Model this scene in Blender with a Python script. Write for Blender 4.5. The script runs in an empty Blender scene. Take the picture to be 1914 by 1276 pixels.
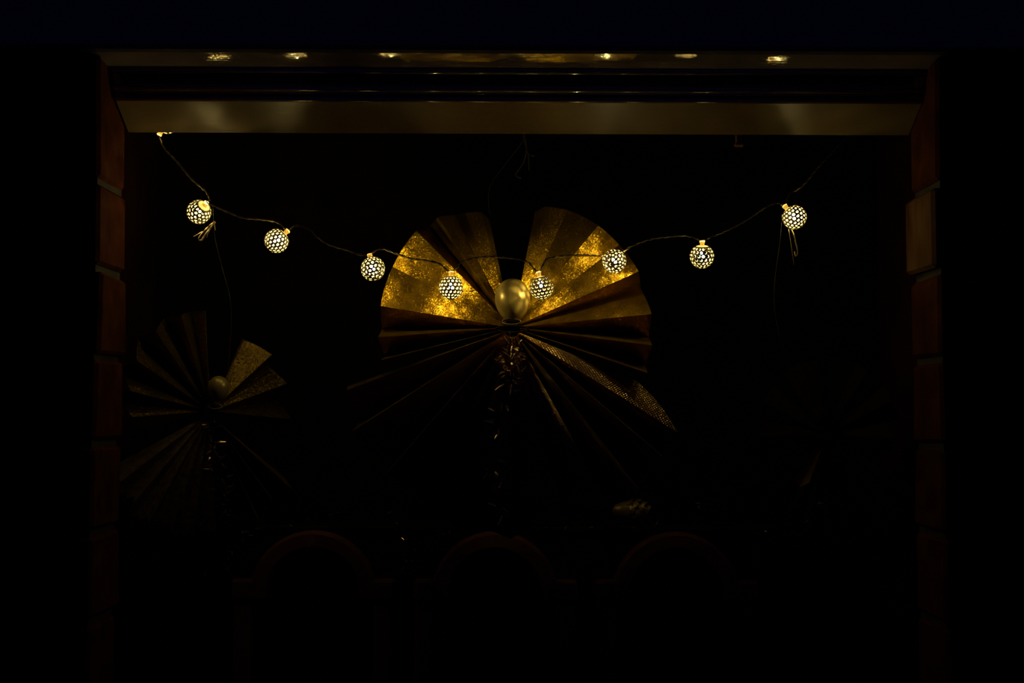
import bpy, bmesh, math, random
from mathutils import Vector, Matrix

# ------------------------------------------------------------------ camera, world, exposure
scene = bpy.context.scene
COL = scene.collection
F_PX = 2385.0                       # focal length in pixels of the 1914 x 1276 frame
CAM = Vector((0.0, -1.55, 0.42))    # low, in front of the hearth, tilted slightly up
PITCH = math.radians(3.29)
ROLL = math.radians(0.22)
cam_data = bpy.data.cameras.new('camera')
cam = bpy.data.objects.new('camera', cam_data)
COL.objects.link(cam)
cam_data.sensor_width = 36.0
cam_data.lens = F_PX / 1914.0 * 36.0
cam_data.clip_start = 0.01
cam_data.dof.use_dof = True
cam_data.dof.focus_distance = 1.575
cam_data.dof.aperture_fstop = 5.6
CAM_M = Matrix.Rotation(math.pi / 2 + PITCH, 4, 'X') @ Matrix.Rotation(ROLL, 4, 'Z')
CAM_M.translation = CAM
cam.matrix_world = CAM_M
scene.camera = cam

world = bpy.data.worlds.new('dark_room')
scene.world = world
world.use_nodes = True
wbg = world.node_tree.nodes['Background']
wbg.inputs['Color'].default_value = (0.12, 0.08, 1.0, 1)
wbg.inputs['Strength'].default_value = 0.0080

scene.view_settings.view_transform = 'Standard'
scene.view_settings.look = 'None'
scene.view_settings.gamma = 1.0
scene.view_settings.use_curve_mapping = False
scene.view_settings.exposure = 0.0

LED_STRENGTH = 540.0
LED_COLOR = (1.0, 0.78, 0.27, 1)

EYE = CAM.z
LEFT, RIGHT = -0.472, 0.486         # cheeks of the opening


def at(px, py, y):
    """A point measured in the photograph, set at its own depth y in the room (metres)."""
    d = CAM_M.to_3x3() @ Vector(((px - 957.0) / F_PX, -(py - 638.0) / F_PX, -1.0))
    return CAM + d * ((y - CAM.y) / d.y)


# ------------------------------------------------------------------ materials
def new_mat(name):
    m = bpy.data.materials.new(name)
    m.use_nodes = True
    nt = m.node_tree
    return m, nt, nt.nodes['Principled BSDF']


def setp(b, color=None, metallic=None, rough=None, spec=None, coat=None):
    if color is not None:
        b.inputs['Base Color'].default_value = (*color, 1)
    if metallic is not None:
        b.inputs['Metallic'].default_value = metallic
    if rough is not None:
        b.inputs['Roughness'].default_value = rough
    if spec is not None:
        b.inputs['Specular IOR Level'].default_value = spec
    if coat is not None:
        b.inputs['Coat Weight'].default_value = coat
        b.inputs['Coat Roughness'].default_value = 0.05


def coords(nt, kind='Object', scale=(1, 1, 1), rot=(0, 0, 0)):
    tc = nt.nodes.new('ShaderNodeTexCoord')
    mp = nt.nodes.new('ShaderNodeMapping')
    mp.inputs['Scale'].default_value = scale
    mp.inputs['Rotation'].default_value = rot
    nt.links.new(tc.outputs[kind], mp.inputs['Vector'])
    return mp.outputs['Vector']


def noise(nt, vec, scale, detail=3.0):
    n = nt.nodes.new('ShaderNodeTexNoise')
    n.inputs['Scale'].default_value = scale
    n.inputs['Detail'].default_value = detail
    nt.links.new(vec, n.inputs['Vector'])
    return n


def ramp(nt, fac, stops):
    r = nt.nodes.new('ShaderNodeValToRGB')
    el = r.color_ramp.elements
    el[0].position, el[0].color = stops[0][0], (*stops[0][1], 1)
    el[1].position, el[1].color = stops[1][0], (*stops[1][1], 1)
    for p, c in stops[2:]:
        e = el.new(p)
        e.color = (*c, 1)
    nt.links.new(fac, r.inputs['Fac'])
    return r.outputs['Color']


def bump(nt, b, height, strength, dist):
    n = nt.nodes.new('ShaderNodeBump')
    n.inputs['Strength'].default_value = strength
    n.inputs['Distance'].default_value = dist
    nt.links.new(height, n.inputs['Height'])
    nt.links.new(n.outputs['Normal'], b.inputs['Normal'])


def mottled(name, c1, c2, scale, rough, metallic=0.0, bump_s=0.3, bump_d=0.002, spec=0.5, stretch=(1, 1, 1)):
    m, nt, b = new_mat(name)
    setp(b, c1, metallic, rough, spec)
    v = coords(nt, 'Object', stretch)
    n = noise(nt, v, scale)
    nt.links.new(ramp(nt, n.outputs['Fac'], [(0.3, c1), (0.7, c2)]), b.inputs['Base Color'])
    bump(nt, b, n.outputs['Fac'], bump_s, bump_d)
    return m


def glitter(name, c1, c2, rough, cell, tilt):
    """Paper covered in glitter: each tiny flake has its own tilt."""
    m, nt, b = new_mat(name)
    setp(b, c1, 0.88, rough, 0.2)
    b.inputs['Specular Tint'].default_value = (0.30, 0.20, 0.03, 1)
    v = coords(nt)
    n = noise(nt, v, 60.0, 4.0)
    nt.links.new(ramp(nt, n.outputs['Fac'], [(0.3, c1), (0.7, c2)]), b.inputs['Base Color'])
    vo = nt.nodes.new('ShaderNodeTexVoronoi')
    vo.inputs['Scale'].default_value = 1.0 / cell
    nt.links.new(v, vo.inputs['Vector'])
    sub = nt.nodes.new('ShaderNodeVectorMath')
    sub.operation = 'SUBTRACT'
    sub.inputs[1].default_value = (0.5, 0.5, 0.5)
    nt.links.new(vo.outputs['Color'], sub.inputs[0])
    sc = nt.nodes.new('ShaderNodeVectorMath')
    sc.operation = 'SCALE'
    sc.inputs['Scale'].default_value = tilt
    nt.links.new(sub.outputs[0], sc.inputs[0])
    geo = nt.nodes.new('ShaderNodeNewGeometry')
    add = nt.nodes.new('ShaderNodeVectorMath')
    add.operation = 'ADD'
    nt.links.new(geo.outputs['Normal'], add.inputs[0])
    nt.links.new(sc.outputs[0], add.inputs[1])
    nrm = nt.nodes.new('ShaderNodeVectorMath')
    nrm.operation = 'NORMALIZE'
    nt.links.new(add.outputs[0], nrm.inputs[0])
    nt.links.new(nrm.outputs[0], b.inputs['Normal'])
    return m


def embossed(name, color, pitch):
    """Foil paper with rows of small pressed dots."""
    m, nt, b = new_mat(name)
    setp(b, color, 0.9, 0.26)
    v = coords(nt, 'UV', (1 / pitch, 1 / pitch, 1), (0, 0, math.radians(38)))
    vo = nt.nodes.new('ShaderNodeTexVoronoi')
    vo.voronoi_dimensions = '2D'
    vo.inputs['Scale'].default_value = 1.0
    vo.inputs['Randomness'].default_value = 0.0
    nt.links.new(v, vo.inputs['Vector'])
    inv = nt.nodes.new('ShaderNodeMath')
    inv.operation = 'SUBTRACT'
    inv.inputs[0].default_value = 0.7
    nt.links.new(vo.outputs['Distance'], inv.inputs[1])
    bump(nt, b, inv.outputs[0], 1.0, pitch * 0.75)
    return m


def wood_paint(name, color, rough, wave):
    m, nt, b = new_mat(name)
    setp(b, color, 0.0, rough, 0.5)
    v = coords(nt, 'Object', (1.0, 5.0, 5.0))
    n = noise(nt, v, 26.0, 3.0)
    bump(nt, b, n.outputs['Fac'], 0.5, wave)
    return m


M = {}
M['gloss_paint'] = wood_paint('gloss_cream_paint', (0.19, 0.15, 0.14), 0.05, 0.0016)
M['gloss_paint'].node_tree.nodes['Principled BSDF'].inputs['Specular IOR Level'].default_value = 1.0
M['gloss_paint'].node_tree.nodes['Principled BSDF'].inputs['Coat Weight'].default_value = 1.0
M['gloss_paint'].node_tree.nodes['Principled BSDF'].inputs['Coat Roughness'].default_value = 0.03
M['gloss_paint'].node_tree.nodes['Principled BSDF'].inputs['Coat IOR'].default_value = 2.3
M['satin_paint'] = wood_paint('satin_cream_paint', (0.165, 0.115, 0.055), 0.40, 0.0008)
M['brick'] = mottled('red_brown_brick', (0.040, 0.010, 0.004), (0.090, 0.024, 0.008), 34, 0.85, bump_s=0.6, bump_d=0.003, spec=0.06)
M['brick_pale'] = mottled('pale_brick', (0.07, 0.026, 0.008), (0.20, 0.105, 0.03), 26, 0.8, bump_s=0.6, bump_d=0.003, spec=0.15, stretch=(1, 1, 0.4))
M['mortar'] = mottled('sooty_mortar', (0.03, 0.025, 0.02), (0.05, 0.04, 0.03), 60, 0.9)
M['soot'] = mottled('soot', (0.005, 0.004, 0.0035), (0.011, 0.007, 0.0055), 12, 0.95, spec=0.1)
M['soot_red'] = mottled('sooty_fire_clay', (0.022, 0.006, 0.004), (0.045, 0.012, 0.008), 9, 0.95, spec=0.1)
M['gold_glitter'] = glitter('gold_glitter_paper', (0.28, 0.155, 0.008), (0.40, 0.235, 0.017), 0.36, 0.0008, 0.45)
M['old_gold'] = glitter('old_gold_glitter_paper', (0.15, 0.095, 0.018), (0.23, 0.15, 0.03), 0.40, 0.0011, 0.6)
M['bronze_foil'] = embossed('embossed_bronze_foil', (0.70, 0.42, 0.15), 0.0027)
M['dark_and_shaded_paper'] = mottled('dark_brown_and_shaded_paper', (0.006, 0.004, 0.003), (0.012, 0.007, 0.005), 50, 0.85, spec=0.1)  # tie and cord colour; for the third angel, shade put into the paper
M['lace'] = mottled('brown_gold_lace', (0.05, 0.028, 0.011), (0.16, 0.09, 0.034), 120, 0.7, bump_s=0.8)
M['head_gold'] = mottled('satin_gold_paint', (0.36, 0.27, 0.07), (0.40, 0.30, 0.09), 90, 0.34, 0.35, 0.08, 0.0006)
M['tinsel'] = mottled('gold_tinsel', (0.52, 0.34, 0.17), (0.6, 0.42, 0.22), 20, 0.25, 0.8, 0.0)
M['cord'] = mottled('beige_twine', (0.42, 0.30, 0.15), (0.60, 0.45, 0.24), 300, 0.8)
M['thread'] = mottled('grey_thread', (0.10, 0.085, 0.07), (0.13, 0.11, 0.09), 300, 0.6)
M['wire'] = mottled('smoky_clear_wire', (0.11, 0.08, 0.045), (0.15, 0.11, 0.06), 200, 0.22, 0.0, 0.1)
M['iron'] = mottled('black_iron', (0.006, 0.005, 0.005), (0.010, 0.008, 0.008), 25, 0.7, 0.0, spec=0.15)
M['arch'] = mottled('red_brown_arch_paint', (0.14, 0.038, 0.020), (0.17, 0.055, 0.026), 25, 0.8, 0.0, spec=0.2)
M['cone'] = mottled('gold_pine_cone', (0.60, 0.42, 0.12), (0.75, 0.55, 0.2), 60, 0.4, 0.6)
M['shell'] = mottled('pierced_metal', (0.26, 0.22, 0.145), (0.29, 0.25, 0.17), 60, 0.5, 0.2, 0.02)
M['peg'] = mottled('wooden_peg', (0.20, 0.08, 0.04), (0.28, 0.12, 0.06), 60, 0.7)

m, nt, b = new_mat('frosted_plastic')
setp(b, (0.85, 0.62, 0.25), 0.0, 0.4)
tr = nt.nodes.new('ShaderNodeBsdfTranslucent')
tr.inputs['Color'].default_value = (0.95, 0.85, 0.6, 1)
mx = nt.nodes.new('ShaderNodeMixShader')
mx.inputs[0].default_value = 0.6
nt.links.new(b.outputs[0], mx.inputs[1])
nt.links.new(tr.outputs[0], mx.inputs[2])
nt.links.new(mx.outputs[0], nt.nodes['Material Output'].inputs['Surface'])
M['frost'] = m
m, nt, b = new_mat('frosted_white_cap')
setp(b, (0.9, 0.86, 0.75), 0.0, 0.4)
tr = nt.nodes.new('ShaderNodeBsdfTranslucent')
tr.inputs['Color'].default_value = (0.95, 0.92, 0.8, 1)
mx = nt.nodes.new('ShaderNodeMixShader')
mx.inputs[0].default_value = 0.55
nt.links.new(b.outputs[0], mx.inputs[1])
nt.links.new(tr.outputs[0], mx.inputs[2])
nt.links.new(mx.outputs[0], nt.nodes['Material Output'].inputs['Surface'])
M['cap'] = m

m, nt, b = new_mat('warm_led')
em = nt.nodes.new('ShaderNodeEmission')
em.inputs['Color'].default_value = LED_COLOR
em.inputs['Strength'].default_value = LED_STRENGTH
nt.links.new(em.outputs[0], nt.nodes['Material Output'].inputs['Surface'])
M['led'] = m


# ------------------------------------------------------------------ mesh helpers
def mesh_from(name, verts, faces, uvs=None, smooth=False):
    me = bpy.data.meshes.new(name)
    me.from_pydata([tuple(v) for v in verts], [], faces)
    if uvs is not None:
        layer = me.uv_layers.new(name='UVMap')
        for lp in me.loops:
            layer.data[lp.index].uv = uvs[lp.vertex_index]
    if smooth:
        for p in me.polygons:
            p.use_smooth = True
    me.update()
    return me


def obj(name, me, mat=None, parent=None):
    o = bpy.data.objects.new(name, me)
    COL.objects.link(o)
    if mat is not None and not me.materials:
        me.materials.append(mat)
    if parent is not None:
        o.parent = parent
    return o


def thing(name, label, cat, loc=(0, 0, 0), group=None):
    o = bpy.data.objects.new(name, None)
    o.empty_display_size = 0.02
    COL.objects.link(o)
    o.location = loc
    return tag(o, label, cat, group)


def tag(o, label, cat, group=None):
    o['label'] = label
    o['category'] = cat
    if group:
        o['group'] = group
    return o


def struct(o, label=None):
    o['kind'] = 'structure'
    if label:
        o['label'] = label
    return o


def box_mesh(name, x0, x1, y0, y1, z0, z1, bevel=0.0, seg=1, rnd=0.0, rng=random):
    bm = bmesh.new()
    bmesh.ops.create_cube(bm, size=1.0)
    for v in bm.verts:
        v.co = Vector((x0 + (v.co.x + .5) * (x1 - x0), y0 + (v.co.y + .5) * (y1 - y0), z0 + (v.co.z + .5) * (z1 - z0)))
        if rnd:
            v.co += Vector((rng.uniform(-rnd, rnd), rng.uniform(-rnd, rnd), rng.uniform(-rnd, rnd)))
    if bevel:
        bmesh.ops.bevel(bm, geom=bm.edges[:], offset=bevel, segments=seg, affect='EDGES', profile=0.5)
    me = bpy.data.meshes.new(name)
    bm.to_mesh(me)
    bm.free()
    return me


def tube_data(pts, r, n=8, closed=False, r_end=None):
    """Verts and faces of a tube along points."""
    pts = [Vector(p) for p in pts]
    verts, faces = [], []
    up = Vector((0.13, 0.31, 0.94)).normalized()
    k = len(pts)
    for i, p in enumerate(pts):
        a = pts[(i - 1) % k] if (closed or i > 0) else pts[i]
        c = pts[(i + 1) % k] if (closed or i < k - 1) else pts[i]
        t = (c - a).normalized()
        s = t.cross(up)
        if s.length < 1e-4:
            s = t.cross(Vector((1, 0, 0)))
        s.normalize()
        q = s.cross(t).normalized()
        rr = r if r_end is None else r + (r_end - r) * i / max(1, k - 1)
        for j in range(n):
            an = 2 * math.pi * j / n
            verts.append(p + s * (rr * math.cos(an)) + q * (rr * math.sin(an)))
    for i in range(k if closed else k - 1):
        i2 = (i + 1) % k
        for j in range(n):
            j2 = (j + 1) % n
            faces.append((i * n + j, i * n + j2, i2 * n + j2, i2 * n + j))
    if not closed:
        faces.append(tuple(range(n - 1, -1, -1)))
        faces.append(tuple((k - 1) * n + j for j in range(n)))
    return verts, faces


def join_data(parts):
    V, Fc = [], []
    for v, f in parts:
        o = len(V)
        V += v
        Fc += [tuple(i + o for i in fc) for fc in f]
    return V, Fc


def smooth_path(pts, step=0.004):
    """Catmull-Rom through points."""
    pts = [Vector(p) for p in pts]
    out = []
    for i in range(len(pts) - 1):
        p0 = pts[max(0, i - 1)]
        p1, p2 = pts[i], pts[i + 1]
        p3 = pts[min(len(pts) - 1, i + 2)]
        n = max(2, int((p2 - p1).length / step))
        for k in range(n):
            t = k / n
            out.append(0.5 * ((2 * p1) + (-p0 + p2) * t + (2 * p0 - 5 * p1 + 4 * p2 - p3) * t * t + (-p0 + 3 * p1 - 3 * p2 + p3) * t ** 3))
    out.append(pts[-1])
    return out


def lathe_data(profile, n=32):
    """profile: (radius, z) from bottom to top."""
    verts, faces = [], []
    for r, z in profile:
        for j in range(n):
            a = 2 * math.pi * j / n
            verts.append(Vector((r * math.cos(a), r * math.sin(a), z)))
    for i in range(len(profile) - 1):
        for j in range(n):
            j2 = (j + 1) % n
            faces.append((i * n + j, i * n + j2, (i + 1) * n + j2, (i + 1) * n + j))
    return verts, faces


def extrude_x(name, prof, x0, x1, smooth=False):
    n = len(prof)
    verts = [(x0, y, z) for y, z in prof] + [(x1, y, z) for y, z in prof]
    faces = [(i, (i + 1) % n, n + (i + 1) % n, n + i) for i in range(n)]
    faces += [tuple(range(n - 1, -1, -1)), tuple(range(n, 2 * n))]
    me = mesh_from(name, verts, faces)
    if smooth:
        for p in me.polygons[:n]:
            p.use_smooth = True
    bm = bmesh.new()
    bm.from_mesh(me)
    bmesh.ops.recalc_face_normals(bm, faces=bm.faces[:])
    bm.to_mesh(me)
    bm.free()
    return me


# ------------------------------------------------------------------ the fireplace
FRONT = -0.100
def zat(py, y):
    return at(957, py, y).z
Z_LINTEL = zat(100, FRONT)

floor = obj('floor', box_mesh('floor', -1.4, 1.4, -2.6, 0.40, -0.05, 0.0), M['soot'])
struct(floor, 'dark hearth and floor below the opening')

back = obj('wall_back', box_mesh('wall_back', -0.62, 0.62, 0.34, 0.40, 0, 1.5), M['soot'])
struct(back, 'sooty back wall of the fireplace')
for nm, x0, x1 in (('wall_side_left', -0.62, -0.53), ('wall_side_right', 0.545, 0.62)):
    struct(obj(nm, box_mesh(nm, x0, x1, 0.0, 0.34, 0, 1.5), M['soot_red']), 'sooty inner side wall of the fireplace')

# brick piers either side of the opening, each brick its own piece
rng = random.Random(4)
joints = [0.0] + [0.6865 - 0.1005 * k for k in range(6, -1, -1)] + [Z_LINTEL]
for side, nm in ((-1, 'wall_left'), (1, 'wall_right')):
    edge = LEFT if side < 0 else RIGHT
    xa, xb = sorted((edge + side * 0.006, side * 1.4))
    pier = obj(nm, box_mesh(nm, xa, xb, FRONT + 0.006, -0.003, 0, Z_LINTEL + 0.002), M['mortar'])
    struct(pier, 'brick pier beside the opening')
    for ci in range(len(joints) - 1):
        z0, z1 = joints[ci] + 0.004, joints[ci + 1] - 0.004
        if z1 - z0 < 0.02:
            continue
        pale = False
        x = abs(edge) + rng.uniform(-0.003, 0.003)
        if side > 0 and abs(joints[ci] - 0.586) < 0.002:
            x = abs(edge) - 0.006
            pale = True
        w = 0.21 if ci % 2 else 0.10
        while x < 0.80:
            xs = sorted((side * x, side * (x + w)))
            j = rng.uniform(-0.003, 0.002)
            obj('brick', box_mesh('brick', xs[0], xs[1], FRONT + j, 0.0, z0, z1, 0.004, 1, 0.0015, rng), M['brick_pale' if pale else 'brick'], pier)
            pale = False
            x += w + 0.009
            w = 0.21

# the timber beam above the opening, with a rounded under-edge
def arc(cy, cz, r, a0, a1, n):
    return [(cy + r * math.cos(math.radians(a0 + (a1 - a0) * i / n)), cz + r * math.sin(math.radians(a0 + (a1 - a0) * i / n))) for i in range(n + 1)]

z_a0, z_a1 = zat(128, -0.072), zat(100, FRONT)
prof = [(0.0, z_a0 - 0.0004), (-0.0715, z_a0 - 0.0004)]
for i in range(1, 9):           # bulging underside rising to the front
    t = i / 8
    prof.append((-0.072 + (FRONT + 0.072) * t, z_a0 + (z_a1 - z_a0) * (0.6 * t + 0.4 * t * t)))
prof += [(FRONT - 0.003, z_a1 + 0.003), (FRONT - 0.005, z_a1 + 0.008), (FRONT - 0.005, 1.5), (0.0, 1.5)]
beam = obj('trim_1', extrude_x('trim_1', prof, -1.4, 1.4), M['gloss_paint'])
struct(beam, 'glossy painted timber beam across the top of the opening')

# the moulded board below it, stepping forward from bead to bead
z0_, z1_, z2_, z3_ = zat(250, 0.0), zat(189, -0.053), zat(166, -0.062), zat(129, -0.070)
board = obj('trim_2', extrude_x('trim_2', [(0.0, z0_), (-0.0535, z1_), (-0.0545, z1_ + 0.002), (-0.0580, z2_ - 0.003),
            (-0.0600, z2_ + 0.003), (-0.0660, z3_ - 0.003), (-0.0690, z3_ + 0.001), (0.0, z3_ + 0.001)], LEFT, RIGHT), M['gloss_paint'])
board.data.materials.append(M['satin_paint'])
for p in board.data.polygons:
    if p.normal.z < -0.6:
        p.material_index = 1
struct(board, 'painted board with sloping underside below the beam')
for z, r, y in ((z1_ + 0.0012, 0.0034, -0.0540), (z1_ + 0.0080, 0.0020, -0.0575), (z2_, 0.0042, -0.0605), (z3_ - 0.0022, 0.0042, -0.0688)):
    p = arc(y, z, r, 90, 290, 14)
    obj('bead', extrude_x('bead', p + [(y + 0.003, z + r * 0.3), (y + 0.003, z + r)], LEFT + 0.0005, RIGHT - 0.0005, True), M['gloss_paint'], board)

# ------------------------------------------------------------------ three-arched stove front standing in the hearth
SY = 0.145
sp = SY
def zpx(py, y=SY):
    return at(957, py, y).z
def xpx(px, y=SY):
    return at(px, 1100, y).x
stove = thing('arched_stove', 'low black stove with three red-brown arched frames behind the paper angels', 'stove', (xpx(924), SY + 0.05, 0))
sx = stove.location.x
ztop = zpx(990)
def child(name, me, mat, parent, world_loc=(0, 0, 0)):
    """A part whose mesh was made in world coordinates, moved into its parent's frame."""
    o = obj(name, me, mat, parent)
    base = parent.location.copy()
    p = parent.parent
    while p is not None:
        base += p.location
        p = p.parent
    o.location = Vector(world_loc) - base
    return o
child('body', box_mesh('body', xpx(415), xpx(1433), SY, SY + 0.10, 0.03, ztop - 0.004, 0.004, 2), M['iron'], stove)
child('top_plate', box_mesh('top_plate', xpx(408), xpx(1440), SY - 0.004, SY + 0.108, ztop - 0.0035, ztop + 0.004, 0.0015, 1), M['iron'], stove)
for fx in (430, 1418):
    for fy in (SY + 0.01, SY + 0.08):
        child('foot', box_mesh('foot', xpx(fx) - 0.012, xpx(fx) + 0.012, fy, fy + 0.02, 0.0, 0.031, 0.003, 1), M['iron'], stove)
for cx in (587, 925, 1262):
    S = 0.00065 * (1.55 + SY) / 1.55
    c = Vector((xpx(cx), SY, zpx(1116)))
    ro, ri, cw = 119 * S, 86 * S, 33 * S
    y0, y1 = SY - 0.016, SY + 0.002
    verts, faces = [], []
    n = 20
    for i in range(n + 1):
        a = math.pi * i / n
        for r, y in ((ro, y0 + .004), (ro - .004, y0), (ri + .004, y0), (ri, y0 + .004), (ri, y1), (ro, y1)):
            verts.append(Vector((c.x + r * math.cos(a), y, c.z + r * math.sin(a) * 1.03)))
    for i in range(n):
        for j in range(6):
            j2 = (j + 1) % 6
            faces.append((i * 6 + j, i * 6 + j2, (i + 1) * 6 + j2, (i + 1) * 6 + j))
    fr = child('arch_frame', mesh_from('arch_frame', verts, faces), M['arch'], stove)
    for s in (-1, 1):
        xo = c.x + s * 146 * S
        xi = c.x + s * (146 * S - cw)
        a, bb = sorted((xo, xi))
        q = child('column', box_mesh('column', a, bb, y0 - .002, y1, 0.05, c.z + 0.004, 0.003, 1), M['arch'], stove)
        child('capital', box_mesh('capital', a - .002, bb + .004, y0 - .005, y1, c.z - 0.002, c.z + 0.024, 0.003, 1), M['arch'], stove)
    # recessed dark door inside the arch
    pts = [(c.x - ri, 0.05), (c.x + ri, 0.05)] + [(c.x + ri * math.cos(math.pi * i / 14), c.z + 1.03 * ri * math.sin(math.pi * i / 14)) for i in range(15)]
    verts = [Vector((x, SY - .001, z)) for x, z in pts] + [Vector((x, SY + .001, z)) for x, z in pts]
    k = len(pts)
    faces = [tuple(range(k)), tuple(range(2 * k - 1, k - 1, -1))] + [(i, i + k, (i + 1) % k + k, (i + 1) % k) for i in range(k)]
    child('door', mesh_from('door', verts, faces), M['soot'], stove)

# ------------------------------------------------------------------ pierced metal light balls
def pierced_shell():
    R = 0.0148
    verts, faces = [], []
    def P(lon, lat):
        return Vector((R * math.cos(lat) * math.cos(lon), R * math.cos(lat) * math.sin(lon), R * math.sin(lat)))
    def cell(lo0, lo1, la0, la1, fill_u, fill_v, tri=0.0):
        lc, ac = (lo0 + lo1) / 2, (la0 + la1) / 2
        hw, hh = (lo1 - lo0) / 2, (la1 - la0) / 2
        border = [(1, 0), (1, 1), (0, 1), (-1, 1), (-1, 0), (-1, -1), (0, -1), (1, -1)]
        base = len(verts)
        for u, v in border:
            verts.append(P(lc + u * hw, ac + v * hh))
        for i in range(8):
            a = math.pi / 4 * i
            u, v = math.cos(a) * fill_u * (1 + tri * math.sin(a)), math.sin(a) * fill_v
            verts.append(P(lc + u * hw, ac + v * hh))
        for i in range(8):
            j = (i + 1) % 8
            faces.append((base + i, base + j, base + 8 + j, base + 8 + i))
    D = math.radians
    rows = [-52, -35, -18, 0, 18, 36, 53]
    n = 16
    for r in range(len(rows) - 1):
        for k in range(n):
            off = 0.5 * (r % 2)
            lo0 = 2 * math.pi * (k + off) / n
            cell(lo0, lo0 + 2 * math.pi / n, D(rows[r]), D(rows[r + 1]), 0.70, 0.80)
    for k in range(8):
        cell(2 * math.pi * k / 8, 2 * math.pi * (k + 1) / 8, D(-76), D(-52), 0.66, 0.72, 0.25)
    # rim around the neck and ring round the bottom hole
    for la0, la1 in ((D(53), D(58)), (D(-84), D(-76))):
        base = len(verts)
        m_ = 32
        for k in range(m_):
            verts.append(P(2 * math.pi * k / m_, la0))
            verts.append(P(2 * math.pi * k / m_, la1))
        for k in range(m_):
            k2 = (k + 1) % m_
            faces.append((base + 2 * k, base + 2 * k2, base + 2 * k2 + 1, base + 2 * k + 1))
    bm = bmesh.new()
    me = mesh_from('pierced_shell', verts, faces)
    bm.from_mesh(me)
    bmesh.ops.remove_doubles(bm, verts=bm.verts[:], dist=1e-6)
    bmesh.ops.recalc_face_normals(bm, faces=bm.faces[:])
    bmesh.ops.solidify(bm, geom=bm.faces[:], thickness=0.00035)
    for f in bm.faces:
        f.smooth = False
    bm.to_mesh(me)
    bm.free()
    me.materials.append(M['shell'])
    return me

shell_me = pierced_shell()
v, f = lathe_data([(0.0026, 0.0118), (0.0060, 0.0118), (0.0080, 0.0122), (0.0060, 0.0130), (0.0027, 0.0134)], 20)
cap_me = mesh_from('cap', v, f, smooth=True)
cap_me.materials.append(M['cap'])
v, f = lathe_data([(0.0024, 0.0050), (0.0026, 0.0080), (0.0028, 0.0165), (0.0033, 0.0170), (0.0033, 0.0192), (0.0016, 0.0197), (0.0002, 0.0197)], 12)
sock_me = mesh_from('socket', v, f, smooth=True)
sock_me.materials.append(M['frost'])
bm = bmesh.new()
bmesh.ops.create_icosphere(bm, subdivisions=1, radius=0.0028)
for vv in bm.verts:
    vv.co.z = vv.co.z * 1.3 + 0.0010
led_me = bpy.data.meshes.new('led')
bm.to_mesh(led_me)
bm.free()
led_me.materials.append(M['led'])

GB = 'pierced metal balls on the light string'
balls = [  # px, py, depth, neck direction (x right, y away, z up), spin, label
    (312, 228, 0.021, (-0.45, -0.10, -0.85), 10, 'glowing pierced ball almost hidden behind the beam at the string end'),
    (372, 396, 0.000, (0.62, -0.60, 0.50), 4, 'glowing pierced ball with its bright cap turned to the viewer above the small angel'),
    (517, 450, 0.000, (0.72, 0.05, 0.68), 15, 'glowing pierced ball leaning over, second below the beam end, neck to the upper right'),
    (697, 502, -0.006, (-0.25, 0.25, 0.93), 8, 'glowing pierced ball hanging just outside the curved edge of the gold wing'),
    (843, 537, -0.006, (0.00, 0.02, 1.0), 0, 'glowing pierced ball hanging in front of the gold wing, beside dark pleats'),
    (1012, 537, -0.006, (-0.20, -0.12, 0.96), 12, 'glowing pierced ball touching the gold egg-shaped angel head'),
    (1148, 488, -0.006, (0.36, 0.85, 0.38), 5, 'glowing pierced ball pointing its round end forward at the gold wing edge'),
    (1312, 479, 0.000, (-0.02, -0.30, 0.95), 3, 'glowing pierced ball upright with bright cap against the dark, past the large angel'),
    (1485, 406, 0.000, (-0.62, 0.10, 0.77), 20, 'glowing pierced ball with thin threads hanging below it near the brick pier'),
]
sockets = []
for i, (px, py, y, d, spin, lab) in enumerate(balls):
    p = at(px, py, y)
    t = thing('light_ball', lab, 'string light', p, GB)
    q = Vector(d).normalized().to_track_quat('Z', 'Y')
    t.rotation_mode = 'QUATERNION'
    t.rotation_quaternion = q @ Matrix.Rotation(math.radians(spin), 3, 'Z').to_quaternion()
    obj('shell', shell_me, None, t)
    obj('cap', cap_me, None, t)
    obj('socket', sock_me, None, t)
    obj('led', led_me, None, t)
    sockets.append(p + Vector(d).normalized() * 0.0192)

# the twisted two-strand wire
WY = 0.0
segs = [
    [(300, 262), (307, 278), (332, 304), (360, 336), (385, 358), (392, 374)],
    [(425, 396), (455, 407), (490, 410), (520, 416)],
    [(552, 421), (575, 427), (592, 442), (615, 457), (650, 468), (674, 476)],
    [(702, 468), (716, 465), (736, 472), (765, 482), (790, 486), (820, 492)],
    [(864, 489), (890, 482), (920, 480), (953, 482), (985, 489)],
    [(1022, 485), (1050, 479), (1085, 477), (1120, 478), (1142, 474)],
    [(1168, 469), (1185, 458), (1215, 447), (1250, 442), (1280, 440), (1298, 444)],
    [(1328, 443), (1345, 436), (1370, 425), (1400, 408), (1430, 388), (1452, 379)],
    [(1477, 362), (1500, 347), (1530, 312), (1560, 280), (1590, 247), (1612, 222)],
]
path = []
for i, sg in enumerate(segs):
    path.append(sockets[i])
    for k, (x, y) in enumerate(sg):
        yy = WY
        if i == 0:
            yy = 0.018 * (1 - k / 5.0)
        if i == len(segs) - 1:
            yy = 0.004 + 0.018 * k / 5.0
        path.append(at(x, y, yy))
sm = smooth_path(path, 0.0022)
parts = []
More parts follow.
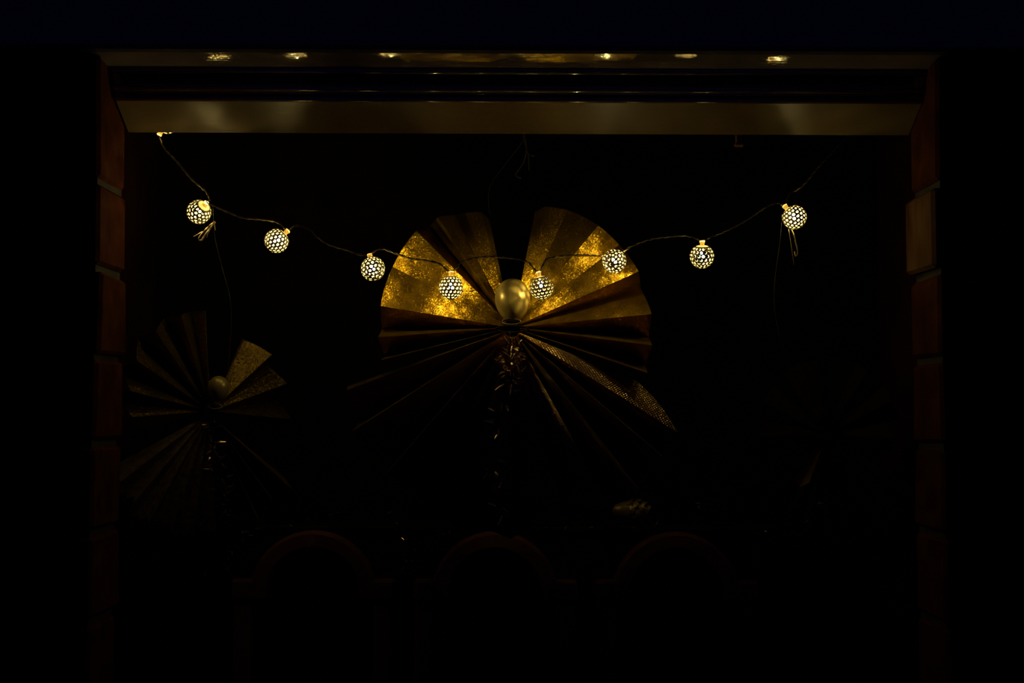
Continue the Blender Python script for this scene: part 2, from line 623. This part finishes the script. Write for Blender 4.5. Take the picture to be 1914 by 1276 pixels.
for ph in (0, math.pi):
    pp = []
    L = 0.0
    for i, p in enumerate(sm):
        if i:
            L += (p - sm[i - 1]).length
        a = ph + L / 0.019 * 2 * math.pi
        t = (sm[min(i + 1, len(sm) - 1)] - sm[max(i - 1, 0)]).normalized()
        s = t.cross(Vector((0, 1, 0))).normalized()
        q = t.cross(s)
        pp.append(p + (s * math.cos(a) + q * math.sin(a)) * 0.00075)
    parts.append(tube_data(pp, 0.00068, 6))
v, f = join_data(parts)
tag(obj('light_string_wire', mesh_from('light_string_wire', v, f, smooth=True), M['wire']),
    'thin twisted clear wire of the light string sagging across the opening', 'wire')


# ------------------------------------------------------------------ pleated paper angels
def fan(name, folds, mat, amp_scale=1.0, sub=5, r0=0.010, edge=None, thick=0.0004, droop=0.0):
    """folds: (angle in degrees, radius in m, forward depth in m at the rim). Fan in its own x-z plane, front towards -y."""
    verts, uvs, faces = [], [], []
    NR = 8
    ang_u = 0.0
    cols = []
    for i in range(len(folds) - 1):
        a0, ra, da = folds[i]
        a1, rb, db = folds[i + 1]
        for k in range(sub + (1 if i == len(folds) - 2 else 0)):
            t = k / sub
            a = math.radians(a0 + (a1 - a0) * t)
            # straight paper between the folds: interpolate between the fold points, then reach the round rim
            A = Vector((math.cos(math.radians(a0)), math.sin(math.radians(a0)))) * ra
            B = Vector((math.cos(math.radians(a1)), math.sin(math.radians(a1)))) * rb
            r = ra + (rb - ra) * t
            cols.append((a, r, da + (db - da) * t, ang_u + t * math.hypot((a1 - a0) * math.pi / 180 * (ra + rb) / 2, da - db)))
        ang_u += math.hypot((a1 - a0) * math.pi / 180 * (ra + rb) / 2, da - db)
    for ci, (a, r, d, u) in enumerate(cols):
        for j in range(NR):
            s = j / (NR - 1)
            rr = r0 + (r - r0) * s
            if edge and j == NR - 1:
                rr += edge * (1 if ci % 2 else -1)
            verts.append(Vector((rr * math.cos(a), -d * amp_scale * (0.12 + 0.88 * s) + droop * s * s, rr * math.sin(a))))
            uvs.append((u * rr / r if r else 0, rr))
    for i in range(len(cols) - 1):
        for j in range(NR - 1):
            faces.append((i * NR + j, (i + 1) * NR + j, (i + 1) * NR + j + 1, i * NR + j + 1))
    me = mesh_from(name, verts, faces, uvs)
    me.materials.append(mat)
    bm = bmesh.new()
    bm.from_mesh(me)
    bmesh.ops.recalc_face_normals(bm, faces=bm.faces[:])
    bmesh.ops.solidify(bm, geom=bm.faces[:], thickness=thick)
    bm.to_mesh(me)
    bm.free()
    return me


S0 = 0.00065 * (1.55 + 0.04) / 1.55      # metres per pixel at the depth of the large angel

def px_folds(lst, sc=1.0):
    return [(a, r * S0 * sc, d * sc) for a, r, d in lst]

W_RIGHT = [(79, 222, 0.000), (75, 236, -0.002), (65, 246, -0.008), (50, 250, 0.003), (38, 255, -0.006), (24, 257, 0.010), (17.5, 258, -0.036),
           (5.5, 260, 0.012), (-3, 260, -0.034), (-7.5, 261, 0.018), (-15, 262, -0.034), (-19, 263, 0.026)]
W_LEFT = [(102, 208, -0.006), (105, 226, -0.005), (117, 240, -0.012), (124, 249, 0.002), (129, 252, -0.034), (135, 254, 0.006), (153, 252, -0.007), (171, 247, 0.010),
          (180, 248, -0.040), (184.8, 248, 0.016), (192.4, 248, -0.034), (194.8, 248, 0.026)]
SKIRT = [(-21.5, 258, -0.012), (-31.5, 362, 0.022), (-36.8, 350, -0.026), (-40, 362, 0.027), (-47.8, 352, -0.030), (-51.5, 372, 0.032),
         (-58.6, 362, -0.040), (-60.5, 374, -0.014), (-71.5, 366, -0.044), (-74, 378, -0.022), (-84, 372, -0.044), (-90, 388, -0.014),
         (-97, 378, -0.044), (-105.6, 392, -0.006), (-108, 372, -0.040), (-117.5, 362, 0.004), (-120, 352, -0.036), (-131, 350, 0.012),
         (-133, 345, -0.036), (-147.5, 352, 0.010), (-149.5, 340, -0.040), (-160, 328, 0.006), (-161.4, 326, -0.008)]

def egg_mesh(name, hw, hh, mat):
    prof = []
    for i in range(25):
        a = -math.pi / 2 + math.pi * i / 24
        z = math.sin(a)
        r = math.cos(a) * (1 + 0.10 * z)
        prof.append((max(0.00005, r * hw), z * hh))
    v, f = lathe_data(prof, 32)
    me = mesh_from(name, v, f, smooth=True)
    me.materials.append(mat)
    return me

def ring_mesh(name, rx, rz, r, mat, y=0.0):
    pts = [Vector((rx * math.cos(2 * math.pi * i / 28), y, rz * math.sin(2 * math.pi * i / 28))) for i in range(28)]
    v, f = tube_data(pts, r, 6, True)
    me = mesh_from(name, v, f, smooth=True)
    me.materials.append(mat)
    return me

def strips_mesh(name, centers, mat, rng, n, spread, length=(0.006, 0.014), width=0.0011):
    """Loose foil strips standing out from a line of points."""
    verts, faces = [], []
    for k in range(n):
        t = rng.random() * (len(centers) - 1)
        i = int(t)
        p = centers[i].lerp(centers[min(i + 1, len(centers) - 1)], t - i)
        d = Vector((rng.gauss(0, 1), rng.gauss(-0.2, 0.7), rng.gauss(-0.2, 0.8))).normalized()
        s = d.cross(Vector((rng.gauss(0, 1), rng.gauss(0, 1), rng.gauss(0, 1)))).normalized() * width * rng.uniform(0.6, 1.2)
        L = rng.uniform(*length)
        st = p + d * rng.uniform(0, spread)
        curl = d.cross(s).normalized() * L * rng.uniform(-0.35, 0.35)
        b0 = len(verts)
        for m_, w_ in ((0, 1), (0.5, 1), (1.0, 0.4)):
            c = st + d * L * m_ + curl * m_ * m_
            verts += [c - s * w_, c + s * w_]
        faces += [(b0, b0 + 1, b0 + 3, b0 + 2), (b0 + 2, b0 + 3, b0 + 5, b0 + 4)]
    me = mesh_from(name, verts, faces)
    me.materials.append(mat)
    return me

rng = random.Random(11)

# --- the large angel
AY = 0.034
c0 = at(957, 612, AY)
big = thing('paper_angel', 'large angel of pleated gold glitter paper with bronze skirt lit by the balls', 'angel', c0, 'pleated paper angels')
obj('wing', fan('wing', px_folds(W_LEFT), M['gold_glitter']), None, big)
obj('wing', fan('wing', px_folds(W_RIGHT), M['gold_glitter']), None, big)
sk = obj('skirt', fan('skirt', px_folds(SKIRT), M['bronze_foil'], r0=0.009, droop=0.034), None, big)
sk['label'] = 'pleated bronze foil skirt with pressed dots'
sk.location = (0.0, -0.024, -0.004)
hd = obj('head', egg_mesh('head', 33 * 0.00066, 41 * 0.00066, M['head_gold']), None, big)
hd['label'] = 'satin gold egg-shaped head'
hd.location = at(958, 561, 0.029) - c0
ring = obj('neck_cord', ring_mesh('neck_cord', 0.0115, 0.0035, 0.0009, M['wire']), None, big)
ring.location = at(956, 601, 0.020) - c0
knot = obj('waist_tie', ring_mesh('waist_tie', 0.020, 0.0040, 0.0011, M['dark_and_shaded_paper']), None, big)
knot.location = at(957, 615, 0.006) - c0
body_line = 3 * [at(955 + dx, y, 0.002) - c0 for dx, y in ((2, 650), (-4, 680), (2, 715))] + [at(955 + dx, y, 0.002 + 0.00006 * (y - 640)) - c0 for dx, y in ((0, 640), (0, 690), (-8, 740), (-22, 790), (-28, 840), (-38, 880), (-30, 930), (-8, 960))]
tn = obj('tinsel', strips_mesh('tinsel', body_line, M['tinsel'], rng, 200, 0.013), None, big)
tn['kind'] = 'stuff'
tn['label'] = 'gold tinsel strips down the middle of the skirt'
th = [at(915, 400, 0.04) - c0, at(915, 350, 0.035) - c0, at(950, 300, 0.03) - c0, at(978, 262, 0.012) - c0, at(978, 240, 0.006) - c0]
v, f = tube_data(smooth_path(th, 0.01), 0.0003, 5)
obj('hanging_thread', mesh_from('hanging_thread', v, f, smooth=True), M['thread'], big)

# twine tail hanging from the board
tw = [smooth_path([at(976, 244, 0.008), at(981, 268, 0.009), at(987, 290, 0.010), at(989, 318, 0.010)], 0.006),
      smooth_path([at(978, 244, 0.009), at(984, 275, 0.012), at(978, 305, 0.012), at(963, 326, 0.012), at(974, 333, 0.012)], 0.006),
      smooth_path([at(985, 284, 0.010), at(992, 291, 0.008), at(999, 291, 0.008)], 0.006)]
v, f = join_data([tube_data(p, 0.0007, 6) for p in tw])
tag(obj('twine_tail', mesh_from('twine_tail', v, f, smooth=True), M['thread']), 'frayed dark twine dangling from the beam above the large angel', 'twine')

# small peg under the board
pc = at(1381, 262, 0.012)
pg = thing('peg', 'small reddish wooden peg under the beam between two upper balls', 'peg', pc)
obj('shaft', box_mesh('shaft', -0.004, 0.004, -0.004, 0.004, -0.005, 0.014, 0.0012, 2), M['peg'], pg)
obj('tip', box_mesh('tip', -0.0055, 0.0055, -0.005, 0.005, -0.008, -0.004, 0.0015, 2), M['peg'], pg)

# --- the small angel, turned towards the middle
LY = 0.090
c1 = at(393, 768, LY)
small = thing('paper_angel', 'small dim gold angel turned sideways, hanging under the capped ball', 'angel', c1, 'pleated paper angels')
small.rotation_euler = (0, 0, math.radians(42))
k = 0.76
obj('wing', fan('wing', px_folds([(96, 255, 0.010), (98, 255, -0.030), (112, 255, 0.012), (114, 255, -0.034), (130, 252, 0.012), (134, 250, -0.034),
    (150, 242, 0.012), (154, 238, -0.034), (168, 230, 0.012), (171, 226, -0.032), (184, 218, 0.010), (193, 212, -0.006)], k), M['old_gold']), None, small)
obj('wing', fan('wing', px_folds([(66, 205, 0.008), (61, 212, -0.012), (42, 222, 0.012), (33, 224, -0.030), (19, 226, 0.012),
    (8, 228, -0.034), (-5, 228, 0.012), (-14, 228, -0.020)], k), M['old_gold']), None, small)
sf = []
for i in range(21):
    a = -34 - 118 * i / 20
    sf.append((a, 300 + 14 * math.sin(i * 1.7), 0.014 if i % 2 else -0.024))
s2 = obj('skirt', fan('skirt', px_folds(sf, k), M['lace'], edge=0.004), None, small)
s2.location = (0, 0.004, -0.004)
s2['label'] = 'brown gold lace skirt with wavy hem'
h2 = obj('head', egg_mesh('head', 0.0135, 0.0165, M['head_gold']), None, small)
h2.location = (0.0, -0.020, 0.028)
n2 = obj('neck_cord', ring_mesh('neck_cord', 0.010, 0.003, 0.0008, M['cord']), None, small)
n2.location = (0.0, -0.012, 0.006)
rot_inv = Matrix.Rotation(-math.radians(42), 3, 'Z')
th = [rot_inv @ (p - c1) for p in (at(398, 386, 0.0), at(401, 440, 0.004), at(415, 500, 0.02), at(432, 576, 0.045), at(425, 690, 0.066), at(405, 712, LY - 0.01))]
v, f = tube_data(smooth_path(th, 0.01), 0.0003, 5)
obj('hanging_thread', mesh_from('hanging_thread', v, f, smooth=True), M['thread'], small)
bl = [rot_inv @ (at(x, y, 0.05) - c1) for x, y in ((395, 790), (400, 850), (420, 920), (440, 1000))]
t2 = obj('tinsel', strips_mesh('tinsel', bl, M['tinsel'], rng, 60, 0.012), None, small)
t2['kind'] = 'stuff'

# twine bow by the capped ball
bow = thing('twine_bow', 'small beige twine bow tied below the capped ball', 'twine', at(398, 425, 0.002))
c = bow.location.copy()
def tw_part(name, pxs, r, y=0.002):
    pts = smooth_path([at(a, b_, y) - c for a, b_ in pxs], 0.002)
    vv, ff = tube_data(pts, r, 6)
    return obj(name, mesh_from(name, vv, ff, smooth=True), M['cord'], bow)
tw_part('loop', [(399, 416), (390, 424), (378, 436), (371, 447), (376, 449), (384, 438), (392, 428), (399, 418)], 0.0012)
tw_part('tail', [(398, 419), (388, 428), (374, 436), (362, 443)], 0.0010)
tw_part('tail', [(397, 420), (390, 430), (386, 444)], 0.0006)
tw_part('tail', [(400, 414), (401, 422), (402, 430)], 0.0006)
tw_part('knot', [(396, 420), (399, 417), (402, 414)], 0.0016)

# --- the third angel, its shade put into dark paper, the lit pleat gold
RY = 0.10
c2 = at(1545, 812, RY)
third = thing('paper_angel', 'angel with shadow put into its dark paper and one gold pleat, below the threaded ball', 'angel', c2, 'pleated paper angels')
third.rotation_euler = (0, 0, math.radians(-38))
k3 = 0.60
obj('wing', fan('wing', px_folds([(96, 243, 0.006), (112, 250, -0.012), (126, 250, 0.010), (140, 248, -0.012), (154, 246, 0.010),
    (168, 238, -0.012), (182, 230, 0.010), (194, 222, -0.010)], k3), M['dark_and_shaded_paper']), None, third)
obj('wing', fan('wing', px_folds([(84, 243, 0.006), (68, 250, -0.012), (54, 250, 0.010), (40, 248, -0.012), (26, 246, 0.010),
    (12, 238, -0.012), (-2, 230, 0.010), (-14, 222, -0.010)], k3), M['dark_and_shaded_paper']), None, third)
obj('skirt', fan('skirt', px_folds([(-30 - 90 * i / 14, 330, 0.012 if i % 2 else -0.010) for i in range(15)], k3), M['dark_and_shaded_paper']), None, third)
h3 = obj('head', egg_mesh('head', 0.0115, 0.0140, M['dark_and_shaded_paper']), None, third)
h3.location = (0, -0.016, 0.022)
r3 = Matrix.Rotation(math.radians(38), 3, 'Z')
tip = [at(1544, 818, RY + 0.030), at(1483, 897, RY - 0.075), at(1494, 911, RY - 0.070), at(1512, 902, RY - 0.070)]
V = [r3 @ (p - c2) for p in tip]
V += [p + Vector((0, 0.0006, 0.0)) for p in V]
gp = obj('pleat', mesh_from('pleat', V, [(0, 1, 2), (0, 2, 3), (4, 6, 5), (4, 7, 6), (0, 4, 5, 1), (1, 5, 6, 2), (2, 6, 7, 3), (3, 7, 4, 0)]), M['gold_glitter'], third)
gp['label'] = 'single gold pleat catching the light'
th = [r3 @ (p - c2) for p in (at(1462, 400, 0.0), at(1459, 440, 0.0), at(1448, 580, 0.03), at(1490, 720, 0.08), at(1543, 790, RY))]
v, f = tube_data(smooth_path(th, 0.01), 0.0003, 5)
obj('hanging_thread', mesh_from('hanging_thread', v, f, smooth=True), M['thread'], third)

# loose twine below the end ball
tails = [smooth_path([at(1478, 426, 0.003), at(1484, 440, 0.003), at(1488, 456, 0.003), at(1491, 473, 0.003), at(1487, 479, 0.003), at(1485, 470, 0.004)], 0.003),
         smooth_path([at(1474, 428, 0.006), at(1479, 460, 0.008), at(1484, 495, 0.010)], 0.006)]
v, f = join_data([tube_data(tails[0], 0.0008, 6), tube_data(tails[1], 0.0003, 5)])
tag(obj('twine_tail', mesh_from('twine_tail', v, f, smooth=True), M['cord']), 'short curled beige twine end hanging under the last ball by the brick pier', 'twine')

# ------------------------------------------------------------------ on top of the stove
# gold pine cone of overlapping scales
pcn = at(1180, 966, 0.185)
cone = thing('pine_cone', 'small gold pine cone lying on the stove top beside the bronze skirt', 'pine cone', (pcn.x, pcn.y, ztop + 0.004 + 0.019))
v, f = lathe_data([(0.0005, -0.026), (0.008, -0.022), (0.0125, -0.010), (0.012, 0.004), (0.007, 0.020), (0.0005, 0.026)], 12)
core = obj('core', mesh_from('core', v, f, smooth=True), M['cone'], cone)
core.rotation_euler = (0, math.radians(90), 0)
# one scale: a small pointed dish
v = [Vector(p) for p in ((0, 0, 0), (-.0045, .004, .001), (.0045, .004, .001), (-.004, .008, .003), (.004, .008, .003), (0, .0105, .0045), (0, .006, .0005))]
f = [(0, 2, 6), (0, 6, 1), (1, 6, 3), (2, 4, 6), (3, 6, 5), (6, 4, 5)]
scale_me = mesh_from('scale', v + [p - Vector((0, 0, .0012)) for p in v], f + [tuple(i + 7 for i in reversed(q)) for q in f])
scale_me.materials.append(M['cone'])
for i in range(44):
    t = i / 43
    z = -0.021 + 0.042 * t
    r = 0.0115 * math.sin(math.pi * (0.18 + 0.72 * (1 - t))) + 0.001
    a = i * 2.39996
    s = obj('scale', scale_me, None, core)
    s.location = (r * math.cos(a) * 0.75, r * math.sin(a) * 0.75, z)
    s.rotation_euler = (math.radians(35), 0, a - math.pi / 2)
    q = 0.65 + 0.5 * math.sin(math.pi * (1 - t) * 0.9)
    s.scale = (q, q, q)

# tinsel garland lying along the stove top and drooping at both ends
gl = smooth_path([at(300, 1010, 0.100), at(410, 1075, 0.105), at(450, 1005, 0.108), at(600, 965, 0.110), at(730, 962, 0.110), at(760, 1060, 0.110), at(780, 1010, 0.110),
                  at(920, 975, 0.112), at(1060, 980, 0.110), at(1206, 985, 0.108), at(1290, 940, 0.108), at(1470, 1000, 0.105), at(1530, 940, 0.100)], 0.01)
garland = thing('tinsel_garland', 'thin sparse tinsel garland strung along the stove top under the angels', 'tinsel', gl[0])
v, f = tube_data([p - gl[0] for p in gl], 0.0005, 5)
obj('cord', mesh_from('cord', v, f, smooth=True), M['dark_and_shaded_paper'], garland)
g2 = obj('foil_strips', strips_mesh('foil_strips', [p - gl[0] for p in gl], M['tinsel'], rng, 130, 0.004, (0.004, 0.009)), None, garland)
g2['kind'] = 'stuff'
